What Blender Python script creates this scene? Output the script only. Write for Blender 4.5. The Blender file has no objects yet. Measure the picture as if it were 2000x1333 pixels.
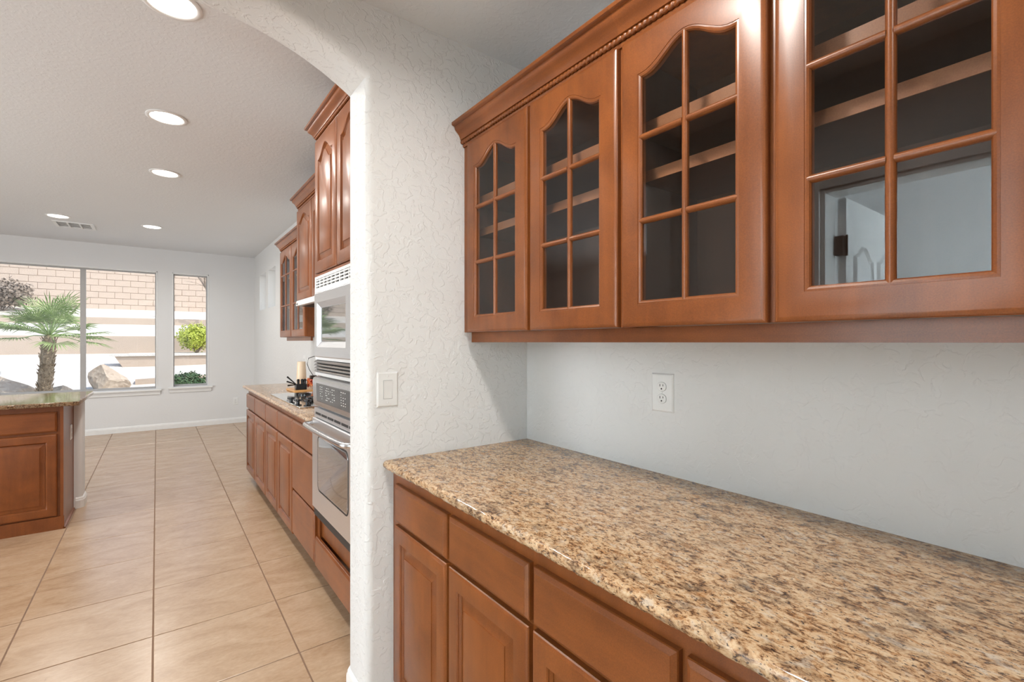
import bpy, bmesh, math, random
from mathutils import Vector, Matrix
random.seed(7)
S = bpy.context.scene
C = S.collection
PI = math.pi

# ------------------------------------------------------------------ camera
FPX = 931.0                                   # focal length in pixels of a 2000 px wide frame
YAW = math.atan2(693.5, FPX)
cam = bpy.data.cameras.new('camera'); camo = bpy.data.objects.new('camera', cam); C.objects.link(camo)
cam.sensor_fit = 'HORIZONTAL'; cam.sensor_width = 36.0; cam.lens = FPX / 2000 * 36
cam.shift_y = 0.001; cam.clip_start = 0.02; cam.clip_end = 300
camo.location = (0, 0, 1.345); camo.rotation_euler = (PI/2, 0, -YAW)
S.camera = camo
S.view_settings.view_transform = 'Standard'; S.view_settings.look = 'None'
S.cycles.max_bounces = 9; S.cycles.transparent_max_bounces = 16
S.view_settings.exposure = 0.0; S.view_settings.gamma = 1.0; S.view_settings.use_curve_mapping = False

# ------------------------------------------------------------------ world, sun, daylight fill
W = bpy.data.worlds.new('world'); S.world = W; W.use_nodes = True
wn = W.node_tree; wn.nodes.clear()
wo = wn.nodes.new('ShaderNodeOutputWorld'); wb = wn.nodes.new('ShaderNodeBackground'); ws = wn.nodes.new('ShaderNodeTexSky')
ws.sky_type = 'NISHITA'; ws.sun_disc = False; ws.sun_elevation = math.radians(48); ws.sun_rotation = math.radians(160)
ws.air_density = 1.0; ws.dust_density = 1.5; ws.ozone_density = 1.0
wb.inputs['Strength'].default_value = 0.34
wn.links.new(ws.outputs[0], wb.inputs[0]); wn.links.new(wb.outputs[0], wo.inputs[0])
sun = bpy.data.lights.new('sun', 'SUN'); sun.energy = 3.7; sun.angle = math.radians(0.6); sun.color = (1.0, 0.96, 0.91)
suno = bpy.data.objects.new('sun', sun); C.objects.link(suno)
sd = Vector((-0.46, 0.52, -0.95)).normalized()        # direction the sunlight travels
suno.rotation_euler = sd.to_track_quat('-Z', 'Y').to_euler(); suno.location = (6, -6, 12)

def area(name, loc, direction, sx, sy, power, color, shape='RECTANGLE', spread=180):
    l = bpy.data.lights.new(name, 'AREA'); l.shape = shape; l.size = sx
    if shape in ('RECTANGLE', 'ELLIPSE'): l.size_y = sy
    l.energy = power; l.color = color; l.spread = math.radians(spread)
    o = bpy.data.objects.new(name, l); C.objects.link(o)
    o.location = loc; o.rotation_euler = Vector(direction).to_track_quat('-Z', 'Y').to_euler()
    return o
# sky portals at the windows (guide the sampling of the sky, give no light of their own)
def portal(name, loc, direction, sx, sy):
    o = area(name, loc, direction, sx, sy, 1.0, (1, 1, 1)); o.data.cycles.is_portal = True
    return o
portal('portal_wide_window', (-0.865, 9.26, 1.53), (0, -1, 0), 1.75, 1.8)
portal('portal_narrow_window', (0.432, 9.26, 1.53), (0, -1, 0), 0.49, 1.8)
portal('portal_west_window', (-4.74, 3.6, 1.25), (1, 0, 0), 2.2, 2.8)
# area lamps added as daylight fill at the west and laundry openings
area('fill_lamp_west', (-4.70, 3.6, 1.25), (1, 0.15, -0.05), 2.1, 2.7, 215, (0.90, 0.95, 1.0))
area('fill_lamp_laundry', (-1.46, -1.62, 1.5), (-0.40, 1, 0), 1.25, 1.45, 310, (0.80, 0.93, 1.0), spread=120)

# ------------------------------------------------------------------ materials
def new_mat(name):
    m = bpy.data.materials.new(name); m.use_nodes = True
    nt = m.node_tree; b = nt.nodes['Principled BSDF']
    return m, nt, b
def L(nt, a, b): nt.links.new(a, b)
def coords(nt, scale=(1, 1, 1), rand=False):
    tc = nt.nodes.new('ShaderNodeTexCoord'); mp = nt.nodes.new('ShaderNodeMapping')
    mp.inputs['Scale'].default_value = scale
    L(nt, tc.outputs['Object'], mp.inputs['Vector'])
    if rand:
        oi = nt.nodes.new('ShaderNodeObjectInfo'); mu = nt.nodes.new('ShaderNodeVectorMath'); mu.operation = 'SCALE'
        cb = nt.nodes.new('ShaderNodeCombineXYZ')
        for i in range(3): L(nt, oi.outputs['Random'], cb.inputs[i])
        L(nt, cb.outputs[0], mu.inputs[0]); mu.inputs['Scale'].default_value = 37.0
        L(nt, mu.outputs[0], mp.inputs['Location'])
    return mp.outputs[0]
def noise(nt, vec, scale, detail=3, rough=0.55, dist=0.0):
    n = nt.nodes.new('ShaderNodeTexNoise'); n.inputs['Scale'].default_value = scale
    n.inputs['Detail'].default_value = detail; n.inputs['Roughness'].default_value = rough
    n.inputs['Distortion'].default_value = dist
    L(nt, vec, n.inputs['Vector']); return n.outputs['Fac']
def ramp(nt, fac, stops):
    r = nt.nodes.new('ShaderNodeValToRGB'); e = r.color_ramp.elements
    e[0].position, e[0].color = stops[0][0], (*stops[0][1], 1)
    e[1].position, e[1].color = stops[-1][0], (*stops[-1][1], 1)
    for p, c in stops[1:-1]:
        x = e.new(p); x.color = (*c, 1)
    L(nt, fac, r.inputs[0]); return r.outputs['Color']
def mixc(nt, fac, a, b, mode='MIX'):
    m = nt.nodes.new('ShaderNodeMix'); m.data_type = 'RGBA'; m.blend_type = mode
    for v, i in ((fac, 0), (a, 6), (b, 7)):
        if hasattr(v, 'links'): L(nt, v, m.inputs[i])
        elif isinstance(v, tuple): m.inputs[i].default_value = (*v, 1)
        else: m.inputs[i].default_value = v
    return m.outputs[2]
def bump(nt, b, h, strength, dist):
    n = nt.nodes.new('ShaderNodeBump'); n.inputs['Strength'].default_value = strength; n.inputs['Distance'].default_value = dist
    L(nt, h, n.inputs['Height']); L(nt, n.outputs[0], b.inputs['Normal'])

def plain(name, col, rough=0.5, metal=0.0, spec=0.5, emit=None, coat=0.0):
    m, nt, b = new_mat(name)
    c = mixc(nt, noise(nt, coords(nt, rand=True), 14, 2), tuple(x*0.94 for x in col), tuple(min(1, x*1.05) for x in col))
    L(nt, c, b.inputs['Base Color'])
    b.inputs['Roughness'].default_value = rough; b.inputs['Metallic'].default_value = metal
    b.inputs['Specular IOR Level'].default_value = spec; b.inputs['Coat Weight'].default_value = coat
    if emit:
        b.inputs['Emission Color'].default_value = (*emit[0], 1); b.inputs['Emission Strength'].default_value = emit[1]
    return m

def paint(name, col, bs=0.6, sc=26):
    m, nt, b = new_mat(name); v = coords(nt)
    n1 = noise(nt, v, sc, 4, 0.5, 0.6)
    r = nt.nodes.new('ShaderNodeMapRange'); r.inputs[1].default_value = 0.49; r.inputs[2].default_value = 0.57; r.interpolation_type = 'SMOOTHSTEP'
    L(nt, n1, r.inputs[0])
    n2 = noise(nt, v, 190, 2)
    ad = nt.nodes.new('ShaderNodeMath'); ad.operation = 'MULTIPLY_ADD'; ad.inputs[1].default_value = 0.25
    L(nt, n2, ad.inputs[0]); L(nt, r.outputs[0], ad.inputs[2])
    bump(nt, b, ad.outputs[0], bs, 0.0022)
    L(nt, mixc(nt, noise(nt, v, 2.0, 2), tuple(x*0.97 for x in col), col), b.inputs['Base Color'])
    b.inputs['Roughness'].default_value = 0.7; b.inputs['Specular IOR Level'].default_value = 0.3
    return m

def wood(name, grain, dark=(0.130, 0.034, 0.0070), light=(0.262, 0.077, 0.0160), rough=0.36):
    m, nt, b = new_mat(name)
    v = coords(nt, grain, True); v1 = coords(nt, (1, 1, 1), True)
    g = noise(nt, v, 30, 6, 0.65, 0.3); bl = noise(nt, v1, 6.5, 3, 0.5, 0.4); fi = noise(nt, v1, 420, 2, 0.6)
    c = ramp(nt, g, [(0.30, dark), (0.72, light)])
    c = mixc(nt, 0.50, c, ramp(nt, bl, [(0.30, tuple(x*0.80 for x in dark)), (0.70, tuple(x*1.12 for x in light))]))
    c = mixc(nt, 0.22, c, ramp(nt, fi, [(0.30, tuple(x*0.6 for x in dark)), (0.70, tuple(x*1.3 for x in light))]))
    L(nt, c, b.inputs['Base Color'])
    b.inputs['Roughness'].default_value = rough; b.inputs['Specular IOR Level'].default_value = 0.35
    b.inputs['Coat Weight'].default_value = 0.30; b.inputs['Coat Roughness'].default_value = 0.24
    bump(nt, b, fi, 0.03, 0.001)
    return m

def granite(name, base=1.0, rough=0.12):
    m, nt, b = new_mat(name)
    v = coords(nt, (1, 0.55, 1)); v1 = coords(nt, (1, 0.6, 1))
    n1 = noise(nt, v, 98, 7, 0.74, 0.5); n2 = noise(nt, v, 230, 5, 0.66, 0.3); n3 = noise(nt, v1, 20, 4, 0.6, 0.8); n4 = noise(nt, v1, 52, 5, 0.62, 0.5)
    k = lambda c: tuple(x*base*1.0 for x in c)
    c = ramp(nt, n1, [(0.33, k((0.035, 0.022, 0.018))), (0.415, k((0.17, 0.085, 0.040))), (0.475, k((0.44, 0.26, 0.135))), (0.55, k((0.56, 0.39, 0.235))), (0.72, k((0.63, 0.49, 0.345)))])
    c = mixc(nt, ramp(nt, n4, [(0.56, (0, 0, 0)), (0.68, (0.75, 0.75, 0.75))]), c, k((0.55, 0.47, 0.38)))
    c = mixc(nt, ramp(nt, n4, [(0.28, (0.7, 0.7, 0.7)), (0.42, (0, 0, 0))]), c, k((0.40, 0.175, 0.055)))
    c = mixc(nt, ramp(nt, n3, [(0.52, (0, 0, 0)), (0.68, (0.70, 0.70, 0.70))]), c, ramp(nt, n1, [(0.38, k((0.02, 0.018, 0.02))), (0.52, k((0.16, 0.10, 0.06))), (0.66, k((0.50, 0.35, 0.21)))]))
    c = mixc(nt, ramp(nt, n2, [(0.365, (0.95, 0.95, 0.95)), (0.43, (0, 0, 0))]), c, k((0.045, 0.035, 0.034)))
    L(nt, c, b.inputs['Base Color'])
    b.inputs['Roughness'].default_value = rough; b.inputs['Specular IOR Level'].default_value = 0.5
    return m

def tile_mat():
    m, nt, b = new_mat('beige_floor_tile')
    v = coords(nt, (1.0, 2.2, 1), True); v1 = coords(nt, (1, 1, 1), True)
    a = noise(nt, v, 3.2, 6, 0.6, 1.1); f = noise(nt, v, 38, 5, 0.65, 0.3); pits = noise(nt, v1, 22, 6, 0.7, 1.5)
    c = ramp(nt, a, [(0.28, (0.344, 0.209, 0.116)), (0.5, (0.465, 0.312, 0.191)), (0.74, (0.558, 0.405, 0.274))])
    c = mixc(nt, 0.28, c, ramp(nt, f, [(0.3, (0.31, 0.180, 0.095)), (0.7, (0.60, 0.440, 0.295))]))
    c = mixc(nt, ramp(nt, pits, [(0.25, (0.55, 0.55, 0.55)), (0.36, (0, 0, 0))]), c, (0.30, 0.20, 0.13))
    oi = nt.nodes.new('ShaderNodeObjectInfo')
    c = mixc(nt, oi.outputs['Random'], c, (0.62, 0.44, 0.29)) if False else c
    L(nt, c, b.inputs['Base Color'])
    b.inputs['Roughness'].default_value = 0.27; b.inputs['Specular IOR Level'].default_value = 1.0
    bump(nt, b, a, 0.06, 0.004)
    return m

def glass_mat(name, tint=(1, 1, 1), ior=1.55):
    m, nt, b = new_mat(name); nt.nodes.remove(b)
    out = nt.nodes['Material Output']
    t = nt.nodes.new('ShaderNodeBsdfTransparent'); t.inputs[0].default_value = (*tint, 1)
    g = nt.nodes.new('ShaderNodeBsdfGlossy'); g.inputs['Roughness'].default_value = 0.0
    lw = nt.nodes.new('ShaderNodeLayerWeight'); lw.inputs[0].default_value = 0.5      # facing: 0 head-on, 1 grazing
    r0 = ((ior - 1)/(ior + 1))**2
    pw = nt.nodes.new('ShaderNodeMath'); pw.operation = 'POWER'; pw.inputs[1].default_value = 5.0; L(nt, lw.outputs['Facing'], pw.inputs[0])
    fr = nt.nodes.new('ShaderNodeMath'); fr.operation = 'MULTIPLY_ADD'; fr.inputs[1].default_value = 1 - r0; fr.inputs[2].default_value = r0; L(nt, pw.outputs[0], fr.inputs[0])
    mx = nt.nodes.new('ShaderNodeMixShader')
    L(nt, fr.outputs[0], mx.inputs[0]); L(nt, t.outputs[0], mx.inputs[1]); L(nt, g.outputs[0], mx.inputs[2]); L(nt, mx.outputs[0], out.inputs[0])
    return m

def ground_mat(name, c0, c1, scale=45):
    m, nt, b = new_mat(name); v = coords(nt)
    vo = nt.nodes.new('ShaderNodeTexVoronoi'); vo.inputs['Scale'].default_value = scale; L(nt, v, vo.inputs['Vector'])
    c = ramp(nt, vo.outputs['Color'], [(0.1, c0), (0.9, c1)])
    c = mixc(nt, 0.3, c, ramp(nt, noise(nt, v, 1.4, 4), [(0.3, c0), (0.7, c1)]))
    L(nt, c, b.inputs['Base Color']); b.inputs['Roughness'].default_value = 0.95
    bump(nt, b, vo.outputs['Distance'], 0.6, 0.02)
    return m

def steel(name, col=(0.62, 0.62, 0.63), rough=0.26, axis=(1, 1, 60)):
    m, nt, b = new_mat(name); v = coords(nt, axis, True)
    n = noise(nt, v, 12, 2)
    L(nt, mixc(nt, n, tuple(x*0.93 for x in col), tuple(min(1, x*1.05) for x in col)), b.inputs['Base Color'])
    b.inputs['Metallic'].default_value = 1.0; b.inputs['Roughness'].default_value = rough
    return m

def leafy(name, c0, c1, rough=0.55):
    m, nt, b = new_mat(name); v = coords(nt, (1, 1, 1), True)
    L(nt, ramp(nt, noise(nt, v, 9, 3), [(0.3, c0), (0.7, c1)]), b.inputs['Base Color'])
    b.inputs['Roughness'].default_value = rough
    b.inputs['Transmission Weight'].default_value = 0.0
    return m

M = dict(
    wall=paint('wall_paint', (0.745, 0.742, 0.730), 0.30), walltex=paint('trowelled_wall_paint', (0.745, 0.742, 0.730), 0.55, 30),
    wallfar=paint('smooth_wall_paint', (0.74, 0.74, 0.74), 0.08, 30),
    ceil=paint('ceiling_paint', (0.76, 0.775, 0.785), 0.22, 40),
    trim=plain('white_trim', (0.80, 0.80, 0.79), 0.38),
    wood=wood('stained_maple', (1, 1, 0.10)),
    woodh=wood('stained_maple_rail', (0.10, 1, 1)),
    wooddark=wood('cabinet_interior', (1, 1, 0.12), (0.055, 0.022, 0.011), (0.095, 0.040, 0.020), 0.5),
    shelf=wood('shelf_edge', (0.10, 1, 1), (0.23, 0.085, 0.036), (0.33, 0.145, 0.066), 0.4),
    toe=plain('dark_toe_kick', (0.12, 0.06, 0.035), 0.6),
    granite=granite('speckled_granite'),
    granite_dark=granite('dark_speckled_granite', 0.62, 0.06),
    tile=tile_mat(), grout=plain('brown_grout', (0.26, 0.165, 0.11), 0.9),
    cabglass=glass_mat('cabinet_glass', (0.93, 0.93, 0.92), 1.72),
    winglass=glass_mat('window_glass', (0.97, 0.98, 0.97), 1.45),
    plate=plain('white_plastic', (0.78, 0.78, 0.765), 0.3),
    dark=plain('dark_slot', (0.02, 0.02, 0.02), 0.5),
    seam=plain('grey_seam', (0.32, 0.32, 0.31), 0.5),
    frame=plain('grey_window_frame', (0.42, 0.41, 0.40), 0.45),
    steel=steel('brushed_steel'), chrome=steel('polished_steel', (0.74, 0.74, 0.74), 0.09),
    steeldoor=steel('pale_steel_door', (0.80, 0.81, 0.83), 0.34),
    white=plain('white_enamel', (0.80, 0.80, 0.79), 0.18),
    ovenglass=plain('oven_window', (0.46, 0.475, 0.50), 0.04, 0.9, 0.9),
    mwglass=plain('microwave_window', (0.30, 0.31, 0.31), 0.03, 0.85, 0.9),
    keypad=plain('dark_keypad', (0.085, 0.085, 0.085), 0.25),
    print_=plain('pale_print', (0.62, 0.62, 0.60), 0.5),
    black=plain('black_plastic', (0.012, 0.012, 0.013), 0.22),
    cream=plain('cream_ceramic', (0.78, 0.60, 0.42), 0.35),
    red=plain('red_plastic', (0.50, 0.07, 0.035), 0.4), orange=plain('orange_plastic', (0.75, 0.24, 0.05), 0.4),
    board=wood('pine_board', (0.12, 1, 1), (0.52, 0.25, 0.08), (0.70, 0.38, 0.14), 0.45),
    bronze=plain('bronze_hinge', (0.045, 0.03, 0.022), 0.4, 0.6),
    lens=plain('lamp_lens', (0.9, 0.9, 0.88), 0.5, emit=((1.0, 0.94, 0.84), 9.0)),
    gravel=ground_mat('pale_gravel', (0.60, 0.54, 0.47), (0.82, 0.78, 0.71)),
    stucco=ground_mat('tan_stucco', (0.53, 0.42, 0.335), (0.60, 0.485, 0.39), 160),
    block=ground_mat('tan_block', (0.60, 0.48, 0.39), (0.67, 0.54, 0.445), 120),
    mortar=plain('mortar', (0.40, 0.315, 0.25), 0.95),
    patio=ground_mat('patio_concrete', (0.60, 0.57, 0.53), (0.70, 0.67, 0.62), 70),
    rock=ground_mat('boulder_rock', (0.36, 0.28, 0.215), (0.56, 0.46, 0.365), 14),
    bark=ground_mat('palm_bark', (0.20, 0.14, 0.09), (0.44, 0.34, 0.23), 40),
    frond=leafy('palm_frond', (0.13, 0.22, 0.06), (0.40, 0.50, 0.20)),
    lime=leafy('lime_leaf', (0.34, 0.42, 0.05), (0.62, 0.66, 0.12)),
    deepgreen=leafy('deep_green_leaf', (0.03, 0.07, 0.025), (0.07, 0.14, 0.05)),
    dry=leafy('dry_twig', (0.16, 0.12, 0.09), (0.30, 0.24, 0.19)),
    green=leafy('hedge_leaf', (0.10, 0.20, 0.05), (0.24, 0.36, 0.12)),
)

# ------------------------------------------------------------------ mesh helpers
class MB:
    def __init__(s): s.v = []; s.f = []; s.mi = []; s.cur = 0
    def add(s, vs, fs):
        o = len(s.v); s.v += [tuple(p) for p in vs]
        for f in fs: s.f.append([i + o for i in f]); s.mi.append(s.cur)
        return s
    def box(s, x0, x1, y0, y1, z0, z1):
        x0, x1 = sorted((x0, x1)); y0, y1 = sorted((y0, y1)); z0, z1 = sorted((z0, z1))
        return s.add([(x0,y0,z0),(x1,y0,z0),(x1,y1,z0),(x0,y1,z0),(x0,y0,z1),(x1,y0,z1),(x1,y1,z1),(x0,y1,z1)],
              [(0,3,2,1),(4,5,6,7),(0,1,5,4),(1,2,6,5),(2,3,7,6),(3,0,4,7)])
    def loops(s, ls, cap0=True, cap1=True, closed=True):
        """bridge equal-length loops of points"""
        n = len(ls[0]); vs = [p for l in ls for p in l]; fs = []
        for a in range(len(ls) - 1):
            for i in range(n if closed else n - 1):
                j = (i + 1) % n
                fs.append((a*n+i, a*n+j, (a+1)*n+j, (a+1)*n+i))
        if cap0: fs.append(tuple(range(n))[::-1])
        if cap1: fs.append(tuple((len(ls)-1)*n + i for i in range(n)))
        return s.add(vs, fs)
    def extrude(s, prof, axis, a, b, cap=True):
        """prof: 2-D points in the plane across AXIS ('x': (y,z), 'y': (x,z), 'z': (x,y))"""
        def P(p, t): return {'x': (t, p[0], p[1]), 'y': (p[0], t, p[1]), 'z': (p[0], p[1], t)}[axis]
        return s.loops([[P(p, a) for p in prof], [P(p, b) for p in prof]], cap, cap)
    def tube(s, pts, r, n=8):
        pts = [Vector(p) for p in pts]; ls = []
        for i, p in enumerate(pts):
            d = (pts[min(i+1, len(pts)-1)] - pts[max(i-1, 0)]).normalized()
            up = Vector((0, 0, 1)) if abs(d.z) < 0.95 else Vector((1, 0, 0))
            u = d.cross(up).normalized(); w = d.cross(u)
            rr = r[i] if isinstance(r, (list, tuple)) else r
            ls.append([tuple(p + (u*math.cos(2*PI*k/n) + w*math.sin(2*PI*k/n))*rr) for k in range(n)])
        return s.loops(ls)
    def lathe(s, prof, n=24, center=(0, 0, 0)):
        cx, cy, cz = center
        return s.loops([[(cx + r*math.cos(2*PI*k/n), cy + r*math.sin(2*PI*k/n), cz + z) for k in range(n)] for r, z in prof])
    def build(s, name, mat, parent=None, smooth=False, bevel=0, seg=2, fix=True, loc=None):
        me = bpy.data.meshes.new(name); me.from_pydata(s.v, [], s.f)
        mats = mat if isinstance(mat, (list, tuple)) else [mat]
        for m in mats: me.materials.append(M[m] if isinstance(m, str) else m)
        for p, i in zip(me.polygons, s.mi): p.material_index = i
        if fix or bevel:
            bm = bmesh.new(); bm.from_mesh(me)
            if fix: bmesh.ops.recalc_face_normals(bm, faces=bm.faces)
            bm.to_mesh(me); bm.free()
        if smooth:
            for p in me.polygons: p.use_smooth = True
            me.set_sharp_from_angle(angle=math.radians(smooth if smooth is not True else 40))
        o = bpy.data.objects.new(name, me); C.objects.link(o)
        if parent: o.parent = parent
        if loc: o.location = loc
        if bevel:
            bv = o.modifiers.new('bevel', 'BEVEL'); bv.width = bevel; bv.segments = seg; bv.limit_method = 'ANGLE'; bv.angle_limit = math.radians(50)
            for p in me.polygons: p.use_smooth = True
            me.set_sharp_from_angle(angle=math.radians(50))
        return o

def tag(o, label=None, cat=None, group=None, kind=None):
    for k, v in (('label', label), ('category', cat), ('group', group), ('kind', kind)):
        if v: o[k] = v
    return o
def thing(name, label, cat, loc=(0, 0, 0), rz=0.0, group=None):
    o = bpy.data.objects.new(name, None); C.objects.link(o); o.empty_display_size = 0.1
    o.location = loc; o.rotation_euler = (0, 0, rz)
    return tag(o, label, cat, group)
def struct(name, mb, mat, label=None, **k):
    return tag(mb.build(name, mat, **k), label, None, None, 'structure')
def bx(*b):
    return MB().box(*b)
def copy_tree(o, parent=None):
    c = o.copy(); C.objects.link(c); c.parent = parent
    for ch in o.children: copy_tree(ch, c)
    return c
FACE_X = -PI/2         # local front (-y) turned to face -X; local +x runs towards -Y

# ================================================================== THE ROOM SHELL
WX = 1.325             # long right wall
AY0, AY1 = 1.667, 1.87 # wall with the arch
FY = 9.12              # far wall
ZP, ZK = 2.55, 2.775   # pantry and kitchen ceilings
WESTX = -4.6

# floor slab (grout) and its tiles
floor = struct('floor', MB().box(WESTX, WX, -1.6, FY, -0.06, -0.003), 'grout', 'brown grout bed under the beige floor tiles')
xs = [-0.0139 + 0.5096*k for k in range(-9, 4)]; ys = [2.724 + 0.5193*k for k in range(-9, 14)]
tcache = {}
for i in range(len(xs) - 1):
    for j in range(len(ys) - 1):
        x0, x1 = max(xs[i], WESTX), min(xs[i+1], WX); y0, y1 = max(ys[j], -1.6), min(ys[j+1], FY)
        if x1 - x0 < 0.02 or y1 - y0 < 0.02: continue
        if x1 < -2.35 and y1 < AY0: continue
        if x1 < -3.2 and y0 < 4.0: continue
        w, h = round(x1 - x0 - 0.006, 4), round(y1 - y0 - 0.006, 4)
        if (w, h) not in tcache:
            mb = MB(); b = 0.0012
            mb.loops([[(-w/2,-h/2,-0.006),(w/2,-h/2,-0.006),(w/2,h/2,-0.006),(-w/2,h/2,-0.006)],
                      [(-w/2,-h/2,-b),(w/2,-h/2,-b),(w/2,h/2,-b),(-w/2,h/2,-b)],
                      [(-w/2+b,-h/2+b,0),(w/2-b,-h/2+b,0),(w/2-b,h/2-b,0),(-w/2+b,h/2-b,0)]])
            o = mb.build('tile', 'tile', floor); tcache[(w, h)] = o.data
        else:
            o = bpy.data.objects.new('tile', tcache[(w, h)]); C.objects.link(o); o.parent = floor
        o.location = ((x0+x1)/2, (y0+y1)/2, 0)

def wall_with_holes(name, axis, c0, c1, a0, a1, z0, z1, holes, mat, label=None):
    """slab across AXIS between c0 and c1, spanning a0..a1; holes = (a0, a1, z0, z1) sorted, all cut through"""
    mb = MB()
    def bb(p, q, r, t):
        if q - p < 1e-5 or t - r < 1e-5: return
        mb.box(c0, c1, p, q, r, t) if axis == 'x' else mb.box(p, q, c0, c1, r, t)
    cur = a0
    for h in sorted(holes):
        bb(cur, h[0], z0, z1); bb(h[0], h[1], z0, h[2]); bb(h[0], h[1], h[3], z1); cur = h[1]
    bb(cur, a1, z0, z1)
    return struct(name, mb, mat, label, fix=True)

SW = [(7.30, 7.85, 1.85, 2.41), (8.03, 8.57, 1.85, 2.41)]
wall_with_holes('wall_right', 'x', WX, WX + 0.16, -1.6, FY + 0.16, 0, 2.95, SW, 'wall', 'long white textured wall behind the cabinets')
BW = (-1.74, 0.009, 0.626, 2.43); NW = (0.189, 0.675, 0.640, 2.43)
wall_with_holes('wall_far', 'y', FY, FY + 0.16, WESTX, WX, 0, 2.95, [BW, NW], 'wallfar', 'far white wall with the garden windows')
WW = (2.2, 5.0, 0.15, 2.35)  # added opening, out of view, lets light in from the left
wall_with_holes('wall_west', 'x', WESTX - 0.16, WESTX, -1.76, FY + 0.16, 0, 2.95, [WW], 'wallfar', 'white side wall of the family room')
LW = (-2.12, -0.80, 0.75, 2.25)  # opening invented out of view to hold the laundry fill lamp
wall_with_holes('wall_back', 'y', -1.76, -1.6, WESTX, WX + 0.16, 0, 2.95, [LW], 'wall', 'white wall at the pantry end')
DO = (0.16, 0.92, 0.0, 2.05)
wall_with_holes('wall_pantry', 'x', -0.62, -0.50, -1.6, AY0, 0, ZP, [DO], 'wall', 'white pantry side wall with a doorway')
wall_with_holes('wall_laundry', 'x', -2.42, -2.30, -1.6, AY0, 0, ZP, [], 'wallfar', 'white wall of the room beyond the pantry door')
struct('ceiling_pantry', MB().box(-2.42, WX, -1.6, AY0, ZP, 2.95), 'ceil', 'white textured pantry ceiling')
struct('ceiling_kitchen', MB().box(WESTX, WX, AY1, FY, ZK, 2.95), 'ceil', 'white textured kitchen ceiling')

struct('sun_block_eave', MB().box(WX+0.16, WX+0.85, -1.76, FY+0.5, 2.74, 2.95), 'trim', 'unseen eave added to keep sun off the small kitchen windows')  # unseen slab added to block sun at the small high windows

# arch wall with rounded (bullnose) opening
XR, XL = 0.597, -0.437; ZS = 2.292; RISE = 0.156
half = (XR - XL)/2; xc = (XR + XL)/2; RR = (half*half + RISE*RISE)/(2*RISE); zc = ZS + RISE - RR
path = []; na = 36; a1 = math.asin(half/RR)
path.append((XR, 0.0, 1, 0)); path.append((XR, 1.2, 1, 0))
mit = (math.cos(0) , 0)
arcp = []
for k in range(na + 1):
    a = a1 - 2*a1*k/na
    arcp.append((xc + RR*math.sin(a), zc + RR*math.cos(a), math.sin(a), math.cos(a)))
def corner(p, n0, n1):
    m = Vector((n0[0]+n1[0], n0[1]+n1[1])).normalized(); s_ = 1/max(0.3, m.dot(Vector(n0)))
    return (p[0], p[1], m.x*s_, m.y*s_)
path.append(corner(arcp[0], (1, 0), arcp[0][2:]))
path += arcp[1:-1]
path.append(corner(arcp[-1], (-1, 0), arcp[-1][2:]))
path.append((XL, 1.2, -1, 0)); path.append((XL, 0.0, -1, 0))
RB = 0.030; ZT = 2.95; mb = MB()
def sect(p):
    out = []
    for k in range(7):
        t = k/6*PI/2; out.append((RB*(1-math.sin(t)), AY0 + RB*(1-math.cos(t))))
    for k in range(7):
        t = k/6*PI/2; out.append((RB*(1-math.cos(t)), AY1 - RB*(1-math.sin(t))))
    return [(p[0]+p[2]*o, y, p[1]+p[3]*o) for o, y in out]
ls = [sect(p) for p in path]
mb.loops(ls, False, False, closed=False)
for yy, idx in ((AY0, 0), (AY1, -1)):
    fr = [l[idx] for l in ls]
    n0 = 2; n1 = len(fr) - 3
    for i in range(len(fr) - 1):
        a, b = fr[i], fr[i+1]
        if i < n0: mb.add([a, b, (WX, yy, b[2]), (WX, yy, a[2])], [(0, 1, 2, 3)])
        elif i >= n1: mb.add([a, b, (WESTX, yy, b[2]), (WESTX, yy, a[2])], [(0, 1, 2, 3)])
        else: mb.add([a, b, (b[0], yy, ZT), (a[0], yy, ZT)], [(0, 1, 2, 3)])
    a = fr[n0]; mb.add([a, (WX, yy, a[2]), (WX, yy, ZT), (a[0], yy, ZT)], [(0, 1, 2, 3)])
    a = fr[n1]; mb.add([a, (WESTX, yy, a[2]), (WESTX, yy, ZT), (a[0], yy, ZT)], [(0, 1, 2, 3)])
for z_ in (0.0, ZT):
    if z_: mb.add([(WESTX, AY0, z_), (WX, AY0, z_), (WX, AY1, z_), (WESTX, AY1, z_)], [(0, 1, 2, 3)])
mb.add([*ls[0], (WX, AY1, 0), (WX, AY0, 0)], [tuple(range(len(ls[0]) + 2))]); mb.add([*ls[-1], (WESTX, AY1, 0), (WESTX, AY0, 0)], [tuple(range(len(ls[-1]) + 2))])
for x_ in (WX, WESTX): mb.add([(x_, AY0, 0), (x_, AY1, 0), (x_, AY1, ZT), (x_, AY0, ZT)], [(0, 1, 2, 3)])
o = mb.build('wall_arch', 'walltex', smooth=50, fix=False)
bm = bmesh.new(); bm.from_mesh(o.data); bmesh.ops.remove_doubles(bm, verts=bm.verts, dist=1e-5); bmesh.ops.recalc_face_normals(bm, faces=bm.faces); bm.to_mesh(o.data); bm.free()
o.data.set_sharp_from_angle(angle=math.radians(50))
tag(o, 'white textured wall with a rounded arched opening', kind='structure')

# baseboards
BBP = [(0, 0), (0.014, 0), (0.014, 0.062), (0.010, 0.070), (0.010, 0.076), (0.004, 0.086), (0, 0.088)]
def baseboard(name, axis, a, b, at, sgn, label=None):
    prof = [(at + sgn*p[0], p[1]) for p in BBP]
    return struct(name, MB().extrude(prof, axis, a, b), 'trim', label)
baseboard('baseboard_far', 'x', WESTX, WX, FY, -1, 'white baseboard under the garden windows')
baseboard('baseboard_right', 'y', 5.30, FY - 0.014, WX, -1)
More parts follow.
